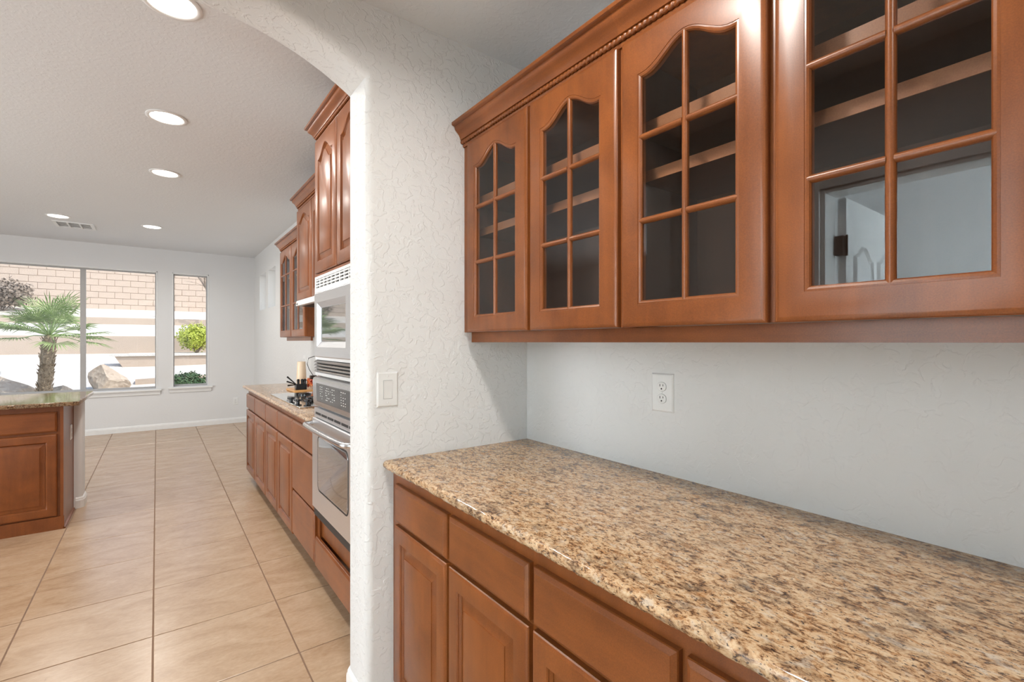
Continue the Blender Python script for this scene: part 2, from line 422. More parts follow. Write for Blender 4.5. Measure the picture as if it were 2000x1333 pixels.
# baseboard wrapping the arch jamb
mb = MB()
def wrap(off_, z):
    r = RB + off_; pts = []
    pts.append((XR + 0.09 if False else XR + RB, AY0 - off_))
    for k in range(1, 6):
        t = k/6*PI/2; pts.append((XR + RB - r*math.sin(t), AY0 + RB - r*math.cos(t)))
    pts.append((XR - off_, AY0 + RB)); pts.append((XR - off_, AY1 - RB))
    for k in range(1, 6):
        t = k/6*PI/2; pts.append((XR + RB - r*math.cos(t), AY1 - RB + r*math.sin(t)))
    pts.append((XR + RB, AY1 + off_)); pts.append((0.70, AY1 + off_))
    return [(p[0], p[1], z) for p in pts]
mb.loops([wrap(p[0] + 0.0005, p[1]) for p in BBP], False, False, closed=False)
struct('baseboard_arch', mb, 'trim', 'white baseboard wrapped round the arch jamb', smooth=40)

# ------------------------------------------------------------------ windows in the walls
def window_y(n, hole, mull, label):
    x0, x1, z0, z1 = hole; yo = FY + 0.085; f = 0.032
    mb = MB(); mb.box(x0, x1, yo, yo+0.05, z0, z0+f).box(x0, x1, yo, yo+0.05, z1-f, z1).box(x0, x0+f, yo, yo+0.05, z0+f, z1-f).box(x1-f, x1, yo, yo+0.05, z0+f, z1-f)
    for m in mull: mb.box(m-0.030, m+0.030, yo-0.004, yo+0.052, z0+f, z1-f)
    w = struct('window_%d' % n, mb, 'frame', label)
    edges = [x0+f] + [e for m in mull for e in (m-0.03, m+0.03)] + [x1-f]
    for a, b in zip(edges[::2], edges[1::2]): bx(a, b, yo+0.022, yo+0.026, z0+f, z1-f).build('pane', 'winglass', w)
    # painted sill and apron
    mb = MB(); mb.box(x0-0.05, x1+0.05, FY-0.045, FY+0.0, z0-0.028, z0).box(x0, x1, FY, yo, z0-0.028, z0+0.004).box(x0-0.035, x1+0.035, FY-0.016, FY, z0-0.085, z0-0.028)
    mb.build('window_sill', 'trim', w, bevel=0.004)
    mb = MB(); t = 0.018
    mb.box(x0, x0+t, FY-0.004, yo, z0, z1).box(x1-t, x1, FY-0.004, yo, z0, z1).box(x0, x1, FY-0.004, yo, z1-t, z1)
    mb.build('window_return', 'trim', w, bevel=0.004)
window_y(1, BW, [-0.855], 'wide two-pane garden window with grey frame')
window_y(2, NW, [], 'narrow tall garden window with grey frame')
def window_x(n, hole, xin, xf, label, mull=()):
    y0, y1, z0, z1 = hole; f = 0.03; mb = MB(); d = 0.04
    mb.box(xf, xf+d, y0, y1, z0, z0+f).box(xf, xf+d, y0, y1, z1-f, z1).box(xf, xf+d, y0, y0+f, z0+f, z1-f).box(xf, xf+d, y1-f, y1, z0+f, z1-f)
    for m in mull: mb.box(xf, xf+d, m-0.03, m+0.03, z0+f, z1-f)
    w = struct('window_%d' % n, mb, 'trim', label)
    e = [y0+f] + [q for m in mull for q in (m-0.03, m+0.03)] + [y1-f]
    for a, b in zip(e[::2], e[1::2]): bx(xf+0.018, xf+0.022, a, b, z0+f, z1-f).build('pane', 'winglass', w)
window_x(3, SW[0], WX, WX+0.10, 'small high window next to the glass-front cabinet')
window_x(4, SW[1], WX, WX+0.10, 'small high window next to the far corner')
window_x(5, WW, WESTX, WESTX-0.13, 'wide unseen window added to light the family room side', (3.6,))

mb = MB(); x0, x1, z0, z1 = LW; f = 0.035
mb.box(x0, x1, -1.74, -1.70, z0, z0+f).box(x0, x1, -1.74, -1.70, z1-f, z1).box(x0, x0+f, -1.74, -1.70, z0+f, z1-f).box(x1-f, x1, -1.74, -1.70, z0+f, z1-f)
w = struct('window_6', mb, 'trim', 'unseen laundry window added to go with the fill lamp')
bx(x0+f, x1-f, -1.722, -1.718, z0+f, z1-f).build('pane', 'winglass', w)

# ------------------------------------------------------------------ pantry doorway (seen in the cabinet glass)
mb = MB(); y0, y1, z1 = DO[0], DO[1], DO[3]
mb.box(-0.515, -0.5, y0-0.065, y0, 0, z1+0.065).box(-0.515+0.015, -0.485, y0-0.065, y0-0.004, 0, z1+0.065)
mb = MB()
mb.box(-0.50, -0.484, y0-0.062, y0-0.002, 0, z1+0.062).box(-0.50, -0.484, y1+0.002, y1+0.062, 0, z1+0.062).box(-0.50, -0.484, y0-0.002, y1+0.002, z1+0.002, z1+0.062)
mb.box(-0.62, -0.50, y0, y0+0.018, 0, z1).box(-0.62, -0.50, y1-0.018, y1, 0, z1).box(-0.62, -0.50, y0+0.018, y1-0.018, z1-0.018, z1)
struct('trim_1', mb, 'trim', 'white casing round the pantry doorway', bevel=0.003)

def door_loop(x0, x1, z0, z1, y, rise=0.0, n=20, shoulder=0.90):
    """closed loop: along the bottom, up the right, over the (cathedral-arched) top, down the left; z1 is the shoulder height"""
    pts = [(x0, y, z0), (x1, y, z0)]
    for k in range(n + 1):
        t = 1 - 2*k/n                               # +1 right ... -1 left
        u = min(1.0, abs(t)/shoulder)
        pts.append(((x0+x1)/2 + t*(x1-x0)/2, y, z1 + rise*(0.5+0.5*math.cos(PI*u))))
    return pts

dz = [(1.10, 1.82, 0.055), (0.20, 0.92, 0.0)]
leaf_y = 0.862
door = struct('door_1', bx(-1.39, -0.632, leaf_y, leaf_y+0.035, 0.012, 2.028), 'trim', 'white panelled door standing open beyond the doorway', bevel=0.002)
for (za, zb, rs) in dz:
    for xa, xb in ((-1.30, -1.05), (-0.97, -0.72)):
        mb = MB()
        mb.loops([door_loop(xa, xb, za, zb-rs, leaf_y+0.001, rs), door_loop(xa+0.010, xb-0.010, za+0.010, zb-rs-0.010, leaf_y-0.014, rs),
                  door_loop(xa+0.020, xb-0.020, za+0.020, zb-rs-0.020, leaf_y-0.001, rs), door_loop(xa+0.05, xb-0.05, za+0.05, zb-rs-0.05, leaf_y-0.012, rs)], False, True)
        mb.build('panel', 'trim', door, smooth=30)
for hz in (0.25, 1.02, 1.80):
    mb = MB(); mb.box(-0.632, -0.600, leaf_y+0.003, leaf_y+0.036, hz-0.045, hz+0.045); mb.tube([(-0.626, leaf_y-0.004, hz-0.048), (-0.626, leaf_y-0.004, hz+0.05)], 0.006, 8)
    mb.build('hinge', 'bronze', door)

# ================================================================== CABINET PARTS
def slab_front(parent, name, x0, x1, z0, z1, yf, mat='woodh', th=0.020, bev=0.011):
    """slab drawer front with a routed edge; front face at y = yf"""
    def lp(i, y): return [(x0+i, y, z0+i), (x1-i, y, z0+i), (x1-i, y, z1-i), (x0+i, y, z1-i)]
    mb = MB().loops([lp(0, yf+th), lp(0, yf+0.009), lp(0.0015, yf+0.0062), lp(bev-0.002, yf+0.0016), lp(bev-0.0012, yf+0.0012), lp(bev, yf)])
    return mb.build(name, mat, parent)
def panel_door(parent, x0, x1, z0, z1, yf, rise=0.0, s=0.052, th=0.020, mat='wood'):
    """raised-panel door; the panel is a part of its own inside the frame"""
    mb = MB(); n = 20 if rise else 2
    R = lambda i, y: door_loop(x0+i, x1-i, z0+i, z1-i, y, 0, n)
    A = lambda i, y: door_loop(x0+i, x1-i, z0+i, z1-i-rise, y, rise, n)
    mb.loops([R(0, yf+th), R(0, yf+0.007), R(0.002, yf+0.0040), R(0.009, yf+0.0004), R(0.0105, yf), A(s, yf), A(s+0.003, yf+0.0035), A(s+0.0035, yf+0.0060), A(s+0.009, yf+0.0125), A(s+0.009, yf+th)], True, True)
    d = mb.build('door', mat, parent, smooth=28)
    i0 = s + 0.010
    mb = MB(); mb.loops([A(i0, yf+0.016), A(i0, yf+0.0130), A(i0+0.005, yf+0.0125), A(i0+0.027, yf+0.0035), A(i0+0.0275, yf+0.0010), A(i0+0.029, yf+0.0005)], True, True)
    mb.build('panel', mat, d, smooth=20)
    return d
def glass_door(parent, x0, x1, z0, z1, yf, rails, s=0.061, sb=0.062, st=0.06, rise=0.05, th=0.020, mat='wood'):
    """frame with a cathedral top, one vertical and two horizontal muntins and six panes"""
    n = 20; mb = MB()
    R = lambda i, y: door_loop(x0+i, x1-i, z0+i, z1-i, y, 0, n)
    zb, zt = z0 + sb, z1 - st - rise                       # sight edges of the glass (shoulder)
    G = lambda i, y: door_loop(x0+s+i, x1-s-i, zb+i, zt-i, y, rise, n)
    mb.loops([R(0, yf+th), R(0, yf+0.007), R(0.002, yf+0.0040), R(0.009, yf+0.0004), R(0.0105, yf), G(-0.006, yf), G(-0.0055, yf+0.0012), G(-0.002, yf+0.0006), G(0.002, yf+0.0022), G(0.0045, yf+0.006), G(0.0045, yf+th), R(0, yf+th)], False, False)
    d = mb.build('door', mat, parent, smooth=28)
    xm = (x0 + x1)/2; hw = 0.0075
    def prof(c): return [(c-hw, yf+0.013), (c-hw, yf+0.0055), (c-hw*0.55, yf+0.0016), (c-0.0012, yf+0.0004), (c+0.0012, yf+0.0004), (c+hw*0.55, yf+0.0016), (c+hw, yf+0.0055), (c+hw, yf+0.013)]
    MB().extrude(prof(xm), 'z', zb-0.002, zt+rise+0.001).build('muntin', mat, d, smooth=50)
    for r in rails:
        for xa, xb in ((x0+s-0.002, xm-hw+0.002), (xm+hw-0.002, x1-s+0.002)):
            p = [(q[1], q[0]) for q in prof(r)]
            MB().extrude(p, 'x', xa, xb).build('muntin', 'woodh', d, smooth=50)
    zz = [zb] + list(rails) + [zt]
    gx0, gx1 = x0+s, x1-s
    def ztop(x):
        t = (x - (gx0+gx1)/2)/((gx1-gx0)/2); u = min(1, abs(t)/0.90); return zt + rise*(0.5+0.5*math.cos(PI*u))
    for k in range(3):
        for xa, xb in ((gx0, xm), (xm, gx1)):
            m = 8; poly = [(xa, zz[k]), (xb, zz[k])]
            if k < 2: poly += [(xb, zz[k+1]), (xa, zz[k+1])]
            else: poly += [(xb + (xa-xb)*i/m, ztop(xb + (xa-xb)*i/m)) for i in range(m+1)]
            a = [(p[0], yf+0.0085, p[1]) for p in poly]
            MB().add(a, [tuple(range(len(a)))]).build('pane', 'cabglass', d, fix=False)
    return d

# crown profile: (projection in front of the face, height above its foot)
CROWN = [(0.0, -0.016), (0.006, -0.016), (0.0075, -0.010), (0.0085, -0.005), (0.006, -0.003), (0.006, 0.0135), (0.0195, 0.0145), (0.021, 0.022), (0.0265, 0.034), (0.036, 0.044), (0.043, 0.052), (0.0455, 0.060), (0.0465, 0.066), (0.055, 0.068), (0.0585, 0.071), (0.0595, 0.078), (0.0595, 0.082), (0.0, 0.082)]
def crown(parent, w, yf, z, ret_left=None, ret_right=None, k=1.0, ky=1.0):
    """crown along local x 0..w with mitred returns of the given depth; rope bead as sub-part"""
    mb = MB(); ls = []
    P = [(p[0]*k, p[1]*ky) for p in CROWN]
    if ret_left is not None: ls.append([(-p, yf+ret_left, z+h) for p, h in P]); ls.append([(-p, yf-p, z+h) for p, h in P])
    else: ls.append([(0, yf-p, z+h) for p, h in P])
    if ret_right is not None: ls.append([(w+p, yf-p, z+h) for p, h in P]); ls.append([(w+p, yf+ret_right, z+h) for p, h in P])
    else: ls.append([(w, yf-p, z+h) for p, h in P])
    mb.loops(ls); c = mb.build('crown_moulding', 'woodh', parent, smooth=35)
    # rope bead
    mb = MB(); r = 0.0086*min(k, 1.0); pitch = 0.016; nn = max(2, int(w/0.0020)); ls = []
    for i in range(nn + 1):
        x = w*i/nn
        ring = []
        for q in range(10):
            a = 2*PI*q/10; rr = r*(0.66 + 0.38*abs(math.sin(PI*x/pitch + a/2)))
            ring.append((x, yf - 0.0105*k + rr*math.cos(a), z + 0.0055*ky + rr*math.sin(a)))
        ls.append(ring)
    mb.loops(ls); mb.build('rope_bead', 'wood', c, smooth=60)
    return c

def base_cabinet(name, label, loc, rz, w, doors, depth=0.62, group=None, zt=0.884, drawers=True, dz_=(0.705, 0.838), door_z=(0.11, 0.692), frame_y=0.020, left_fill=0.0):
    """front face of the doors at local y = 0; carcass from y = frame_y to depth; doors = list of (x0, x1)"""
    t = thing(name, label, 'cabinet', loc, rz, group)
    mb = MB(); mb.box(0, w, frame_y, depth, 0.10, zt); mb.build('body', 'wood', t)
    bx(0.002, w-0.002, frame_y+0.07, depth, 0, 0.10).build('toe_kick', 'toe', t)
    for x0, x1 in doors:
        if drawers: slab_front(t, 'drawer_front', x0, x1, dz_[0], dz_[1], 0.0)
        panel_door(t, x0, x1, door_z[0], door_z[1], 0.0)
    return t

# ================================================================== PANTRY CABINETS
XD = 0.677                                             # base door faces
yb = [1.665, 0.8445, 0.068, -0.709]
edges = [1.617, 1.231, 0.8445, 0.4555, 0.068, -0.320, -0.709]; gp = 0.0078
plabels = ['brown maple base cabinet under the granite, against the wall with the light switch',
           'brown maple base cabinet in the middle of the granite pantry run',
           'brown maple base cabinet at the end of the pantry run away from the arch']
ulabels = ['glass-door maple wall cabinet touching the wall with the light switch',
           'glass-door maple wall cabinet in the middle, its panes reflecting a white door',
           'glass-door maple wall cabinet at the run end away from the arch']
for i in range(3):
    d = []
    for j in (2*i, 2*i+1):
        a, b = edges[j], edges[j+1]
        d.append((yb[i]-a + (0.0 if j == 0 else gp), yb[i]-b-gp))
    base_cabinet('base_cabinet', plabels[i], (XD, yb[i], 0), FACE_X, yb[i]-yb[i+1], d, WX-XD-0.002, 'pantry base cabinets')

# granite worktop: rounded, slightly chiselled nose
mb = MB(); prof = []
zt, zb_, xn = 0.914, 0.884, 0.658
ls = []; ny = 170
for i in range(ny + 1):
    y = AY0 - 0.0005 - (AY0 + 0.715)*i/ny
    l = []
    for k in range(9):
        a = PI/2 + PI*k/8
        j = (random.random()-0.5)*(0.0035 if 0 < k < 8 else 0.0)
        if i == 0: j = 0
        l.append((xn + 0.015 + 0.015*math.cos(a)*1.0 + j, y, (zt+zb_)/2 + 0.015*math.sin(a) + (j*0.4 if 0 < k < 8 else 0)))
    l += [(WX-0.001, y, zb_), (WX-0.001, y, zt)]
    ls.append(l)
mb.loops(ls); o = mb.build('granite_worktop', 'granite', smooth=45)
tag(o, 'brown speckled granite worktop with rough front edge on the pantry cabinets', 'worktop')

# wall cabinets with glass doors
XU = 0.980; UZ0, UZ1 = 1.384, 2.130; UD = WX - XU - 0.002
def glass_cabinet(label, w, depth, doors, rails, z0, z1, group, loc, shelves, rise=0.05, ret_left=None, ret_right=None, crown_k=1.0, crown_ky=1.0, rail_in=0.034, dz=(0.0, 0.0), light_rail=0.040, rail_ends=(0.0, 0.0), crown_z=None):
    t = thing('glass_front_cabinet', label, 'cabinet', loc, FACE_X, group)
    fy = 0.020; th = 0.018; ff = 0.020
    mb = MB(); mb.box(0, th, fy, depth, z0, z1+0.07).box(w-th, w, fy, depth, z0, z1+0.07)          # sides
    mb.box(th, w-th, fy, depth, z1-0.02, z1+0.07)
    mb.build('body', 'wood', t)
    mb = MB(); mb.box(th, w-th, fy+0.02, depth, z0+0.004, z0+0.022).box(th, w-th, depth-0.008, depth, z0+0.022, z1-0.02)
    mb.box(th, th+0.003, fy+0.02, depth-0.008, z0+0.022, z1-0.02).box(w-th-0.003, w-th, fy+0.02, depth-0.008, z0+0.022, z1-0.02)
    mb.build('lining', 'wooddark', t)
    mb = MB(); mb.box(th, th+0.026, fy, fy+ff, z0+0.001, z1-0.02).box(w-th-0.026, w-th, fy, fy+ff, z0+0.001, z1-0.02)
    mb.box(th+0.026, w-th-0.026, fy, fy+ff, z0+0.001, z0+0.034).box(th+0.026, w-th-0.026, fy, fy+ff, z1-0.06, z1-0.02)
    xm = (doors[0][1] + doors[1][0])/2
    mb.box(xm-0.02, xm+0.02, fy, fy+ff, z0+0.034, z1-0.06)
    mb.build('face_frame', 'wood', t)
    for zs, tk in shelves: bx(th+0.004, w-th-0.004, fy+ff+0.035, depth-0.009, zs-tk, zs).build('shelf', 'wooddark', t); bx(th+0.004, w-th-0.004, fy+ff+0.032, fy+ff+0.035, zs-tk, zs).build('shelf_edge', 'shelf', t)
    for a, b in doors: glass_door(t, a, b, z0, z1, 0.0, rails, rise=rise)
    if light_rail: bx(rail_ends[0], w-rail_ends[1], fy+rail_in, fy+rail_in+0.018, z0-light_rail, z0+0.0).build('light_rail', 'woodh', t)
    crown(t, w, fy, (z1+0.016) if crown_z is None else crown_z, ret_left, ret_right, crown_k, crown_ky)
    return t
for i in range(3):
    d = []
    for j in (2*i, 2*i+1):
        a, b = edges[j], edges[j+1]
        d.append((yb[i]-a + (0.0 if j == 0 else gp), yb[i]-b-gp))
    glass_cabinet(ulabels[i], yb[i]-yb[i+1], UD, d, (1.652, 1.865), UZ0, UZ1, 'pantry wall cabinets', (XU, yb[i], 0), [(1.935, 0.037), (1.803, 0.029)], crown_ky=0.90)

# ------------------------------------------------------------------ switch and outlets
def cover_plate(t, w, h, mat='plate'):
    def lp(i, y): return [(-w/2+i, y, -h/2+i), (w/2-i, y, -h/2+i), (w/2-i, y, h/2-i), (-w/2+i, y, h/2-i)]
    MB().loops([lp(0, 0), lp(0, -0.002), lp(0.004, -0.0055), lp(0.006, -0.006)]).build('cover_plate', mat, t)
def screw(t, z, x=0.0):
    mb = MB(); mb.loops([[(x+r*math.cos(2*PI*k/10), y, z+r*math.sin(2*PI*k/10)) for k in range(10)] for r, y in ((0.0034, -0.0058), (0.0034, -0.0068), (0.0022, -0.0074))])
    mb.build('screw', 'plate', t); 
def rocker_switch(label, loc, rz):
    t = thing('light_switch', label, 'light switch', loc, rz); cover_plate(t, 0.080, 0.126)
    MB().box(-0.0172, 0.0172, -0.0064, -0.0055, -0.034, 0.034).build('gasket', 'seam', t)
    mb = MB(); mb.loops([[(-0.0160, -0.006, -0.0328), (0.0160, -0.006, -0.0328), (0.0160, -0.006, 0.0328), (-0.0160, -0.006, 0.0328)],
                         [(-0.0160, -0.0065, -0.0328), (0.0160, -0.0065, -0.0328), (0.0160, -0.0110, 0.0328), (-0.0160, -0.0110, 0.0328)]])
    mb.build('rocker', 'plate', t); screw(t, 0.0485); screw(t, -0.0485)
    return t
def outlet(label, loc, rz, detail=True, w=0.083, h=0.126):
    t = thing('wall_outlet', label, 'outlet', loc, rz); cover_plate(t, w, h)
    for zc_ in (0.0195, -0.0195):
        def oval(s, y): 
            pts = []
            for k in range(24):
                a = 2*PI*k/24; pts.append((max(-0.0165, min(0.0165, 0.0178*math.cos(a)))*s, y, zc_ + 0.0150*math.sin(a)*s*1.0))
            return pts
        MB().loops([oval(1.05, -0.0058), oval(1.05, -0.0063)]).build('seam', 'seam', t)
        rc = MB().loops([oval(1.0, -0.006), oval(1.0, -0.0078), oval(0.95, -0.0084)]).build('receptacle', 'plate', t)
        mb = MB(); mb.box(-0.0068, -0.0048, -0.0090, -0.0080, zc_+0.0005, zc_+0.0085).box(0.0048, 0.0068, -0.0090, -0.0080, zc_+0.0015, zc_+0.0080)
        mb.loops([[(0.0026*math.cos(2*PI*k/10), y, zc_-0.0068+0.0028*math.sin(2*PI*k/10)) for k in range(10)] for y in (-0.0080, -0.0090)])
        mb.build('slot', 'dark', rc)
    screw(t, 0.0)
    return t
rocker_switch('white rocker light switch on the arch wall beside the granite worktop', (0.674, AY0, 1.172), 0)
outlet('white double wall outlet above the pantry granite', (WX, 0.9535, 1.180), FACE_X)
outlet('white double wall outlet low on the far wall below the windows', (1.05, FY, 0.36), 0, w=0.075, h=0.118)
outlet('white wall outlet on the kitchen wall behind the cream jar', (WX, 5.66, 1.13), FACE_X, w=0.115)

# ------------------------------------------------------------------ recessed lights and ceiling vent
def downlight(label, x, y, z, power, r=0.088, group='recessed kitchen ceiling lights', col=(1.0, 0.96, 0.90)):
    t = thing('recessed_light', label, 'ceiling light', (x, y, z), 0, group)
    n = 40
    ring = lambda r_, z_: [(r_*math.cos(2*PI*k/n), r_*math.sin(2*PI*k/n), z_) for k in range(n)]
    mb = MB(); mb.loops([ring(r+0.022, -0.0005), ring(r+0.022, -0.004), ring(r+0.016, -0.007), ring(r+0.006, -0.008), ring(r, -0.005), ring(r-0.003, -0.0005)], False, False)
    mb.build('trim_ring', 'trim', t, smooth=40)
    MB().loops([ring(r-0.002, -0.0045), ring(0.03, -0.0050)], False, True).build('lens', 'lens', t)
    l = bpy.data.lights.new('lamp', 'AREA'); l.shape = 'DISK'; l.size = r*1.9; l.energy = power; l.color = col; l.spread = math.radians(165)
    o = bpy.data.objects.new('lamp', l); C.objects.link(o); o.parent = t; o.location = (0, 0, -0.012)
    return t
PW = 12.5
downlight('glowing recessed ceiling light just past the arch', 0.05, 2.47, ZK, PW)
downlight('glowing recessed ceiling light, second from the arch in the kitchen row', 0.050, 3.745, ZK, PW)
downlight('glowing recessed ceiling light, third from the arch in the kitchen row', 0.055, 4.985, ZK, PW)
downlight('glowing recessed ceiling light in the kitchen row close to the narrow window', -0.048, 7.398, ZK, PW)
downlight('glowing recessed ceiling light beside the ceiling air vent', -0.898, 7.40, ZK, PW)
downlight('recessed ceiling light over the pantry worktop', 0.36, 0.76, ZP, 15, group='pantry ceiling lights')
downlight('recessed ceiling light over the pantry end away from the arch', 0.36, -0.7, ZP, 9, group='pantry ceiling lights')

t = thing('air_vent', 'white louvred air vent in the kitchen ceiling', 'vent', (-0.805, 7.86, ZK))
mb = MB(); vw, vh, f = 0.37, 0.36, 0.032
mb.box(-vw/2, vw/2, -vh/2, -vh/2+f, -0.010, 0).box(-vw/2, vw/2, vh/2-f, vh/2, -0.010, 0).box(-vw/2, -vw/2+f, -vh/2+f, vh/2-f, -0.010, 0).box(vw/2-f, vw/2, -vh/2+f, vh/2-f, -0.010, 0)
for q in (-0.055, 0.055): mb.box(q-0.008, q+0.008, -vh/2+f, vh/2-f, -0.010, 0)
mb.build('frame', 'trim', t)
bx(-vw/2+f, vw/2-f, -vh/2+f, vh/2-f, -0.0015, 0).build('backing', 'dark', t)
for sx, (a, b) in enumerate(((-vw/2+f, -0.063), (-0.047, 0.047), (0.063, vw/2-f))):
    for k in range(6):
        y = -vh/2 + f + (vh - 2*f)*(k+0.5)/6
        bx(a, b, y-0.009, y+0.009, -0.0042, -0.0030).build('slat', 'trim', t)

# ================================================================== KITCHEN: OVEN SIDE
KX = 0.700; kd = WX - KX - 0.002
ky_ = [5.286, 4.270, 3.324, 2.778]
base_cabinet('base_cabinet', 'reddish base cabinet with two doors at the far worktop end', (KX, ky_[0], 0), FACE_X, ky_[0]-ky_[1], [(0.003, 0.483), (0.493, 1.012)], kd, 'kitchen base cabinets', dz_=(0.705, 0.845), door_z=(0.10, 0.692))
base_cabinet('base_cabinet', 'reddish base cabinet with two doors below the cooktop', (KX, ky_[1], 0), FACE_X, ky_[1]-ky_[2], [(0.004, 0.466), (0.476, 0.942)], kd, 'kitchen base cabinets', dz_=(0.705, 0.845), door_z=(0.10, 0.692))
t = thing('drawer_cabinet', 'reddish three-drawer base cabinet next to the oven tower', 'cabinet', (KX, ky_[2], 0), FACE_X, 'kitchen base cabinets')
w = ky_[2]-ky_[3]
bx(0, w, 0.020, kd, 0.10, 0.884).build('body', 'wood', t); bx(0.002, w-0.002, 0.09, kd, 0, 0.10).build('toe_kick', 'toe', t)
for a, b in ((0.705, 0.845), (0.400, 0.694), (0.112, 0.388)): slab_front(t, 'drawer_front', 0.004, w-0.012, a, b, 0.0)
# worktop along the kitchen wall
mb = MB(); prof = []
xn = 0.682
P2 = [(xn + 0.014 + 0.014*math.cos(PI/2 + PI*k/6), 0.899 + 0.015*math.sin(PI/2 + PI*k/6)) for k in range(7)] + [(WX-0.001, 0.884), (WX-0.001, 0.914)]
o = MB().extrude(P2, 'y', 2.781, 5.40).build('granite_worktop', 'granite', smooth=45)
tag(o, 'granite worktop around the cooktop along the kitchen wall', 'worktop')

# cooktop
t = thing('cooktop', 'steel cooktop with black knobs set into the kitchen worktop', 'cooktop', (0, 0, 0.914))
bx(0.738, 1.255, 3.29, 4.28, 0.0005, 0.009).build('plate', 'chrome', t, bevel=0.003)
for x, y in ((0.775, 3.70), (0.785, 3.54), (0.83, 3.47), (0.875, 3.60), (0.905, 3.66)):
    k = MB().lathe([(0.012, 0.008), (0.012, 0.020), (0.024, 0.021), (0.0255, 0.026), (0.0245, 0.034), (0.012, 0.036)], 20, (x, y, 0)).build('knob', 'black', t, smooth=40)
for x, y, r in ((0.95, 4.05, 0.075), (1.13, 4.05, 0.06), (1.13, 3.52, 0.075), (0.98, 3.80, 0.05)):
    b = MB().lathe([(r*0.62, 0.008), (r*0.62, 0.018), (r*0.45, 0.024), (0.01, 0.025)], 24, (x, y, 0)).build('burner', 'black', t, smooth=40)

# wall cabinets along the kitchen wall
glass_cabinet('glass-door wall cabinet beside the small high windows', 1.016, WX-1.0-0.002, [(0.003, 0.500), (0.510, 1.008)], (1.70, 2.00), 1.392, 2.250, 'kitchen wall cabinets', (1.0, 5.290, 0), [(1.705, 0.02), (2.0, 0.02)], rise=0.06, ret_left=0.30, ret_right=None, light_rail=0.035, rail_ends=(0.06, 0.02))
def solid_cabinet(name, label, loc, w, depth, z0, z1, doors, door_z, group, ret=0.05, ck=1.0, cky=1.0, ret_r=None):
    t = thing(name, label, 'cabinet', loc, FACE_X, group)
    bx(0, w, 0.020, depth, z0, z1+0.06).build('body', 'wood', t)
    for a, b in doors: panel_door(t, a, b, door_z[0], door_z[1], 0.0, rise=0.055, s=0.058)
    crown(t, w, 0.020, z1+0.008, ret, ret_r, ck, cky)
    return t
solid_cabinet('hood_cabinet', 'raised-panel wall cabinet above the range hood', (0.935, 4.272, 0), 0.946, WX-0.935-0.002, 1.688, 2.455, [(0.003, 0.468), (0.478, 0.943)], (1.688, 2.435), 'kitchen wall cabinets', ret=0.30)
# slim range hood
t = thing('range_hood', 'slim pale range hood below the raised-panel wall cabinet', 'range hood', (0.935, 4.265, 0), FACE_X)
w = 0.93
MB().loops([[(0, 0.0, 1.687), (w, 0.0, 1.687), (w, 0.385, 1.687), (0, 0.385, 1.687)], [(0, -0.005, 1.672), (w, -0.005, 1.672), (w, 0.385, 1.672), (0, 0.385, 1.672)], [(0, -0.005, 1.645), (w, -0.005, 1.645), (w, 0.385, 1.63), (0, 0.385, 1.63)]]).build('shell', 'white', t)
MB().add([(0.03, 0.03, 1.6425), (w-0.03, 0.03, 1.6425), (w-0.03, 0.36, 1.6295), (0.03, 0.36, 1.6295)], [(0, 1, 2, 3)]).build('filter', 'dark', t)
bx(0.03, 0.06, -0.008, -0.005, 1.653, 1.664).build('switch', 'black', t)

# oven tower
TY = 2.776; tw = 0.80
t = thing('oven_tower_cabinet', 'tall maple cabinet holding the oven and microwave beside the arch', 'cabinet', (KX, TY, 0), FACE_X)
mb = MB(); fy = 0.020
mb.box(0, tw, fy+0.05, kd, 0.10, 0.40).box(0, tw, fy, kd, 1.715, 2.54)
mb.box(0, 0.018, fy, kd, 0.10, 1.715).box(tw-0.018, tw, fy, kd, 0.10, 1.715).box(0.018, tw-0.018, kd-0.02, kd, 0.40, 1.715)
mb.box(0.018, 0.034, fy, fy+0.05, 0.10, 1.715).box(tw-0.034, tw-0.018, fy, fy+0.05, 0.10, 1.715)
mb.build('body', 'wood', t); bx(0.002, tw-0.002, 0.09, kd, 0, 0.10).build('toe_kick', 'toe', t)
slab_front(t, 'drawer_front', 0.006, tw-0.006, 0.104, 0.268, 0.0)
bx(0.034, tw-0.034, fy+0.012, fy+0.05, 0.27, 0.402).build('filler_panel', 'wood', t)
for a, b in ((0.004, 0.395), (0.405, tw-0.004)): panel_door(t, a, b, 1.722, 2.452, 0.0, rise=0.06, s=0.060)
crown(t, tw, fy, 2.470, 0.30, None, 1.0, 0.86)
bx(0.0, tw, fy-0.012, fy, 1.700, 1.716).build('trim_strip', 'woodh', t)

# wall oven
t = thing('wall_oven', 'stainless built-in wall oven with tubular handle below the microwave', 'oven', (KX, TY, 0), FACE_X)
ox0, ox1 = 0.036, tw-0.036
mb = MB(); mb.box(ox0+0.005, ox1-0.005, 0.012, 0.55, 0.405, 1.160); mb.build('body', 'steel', t)
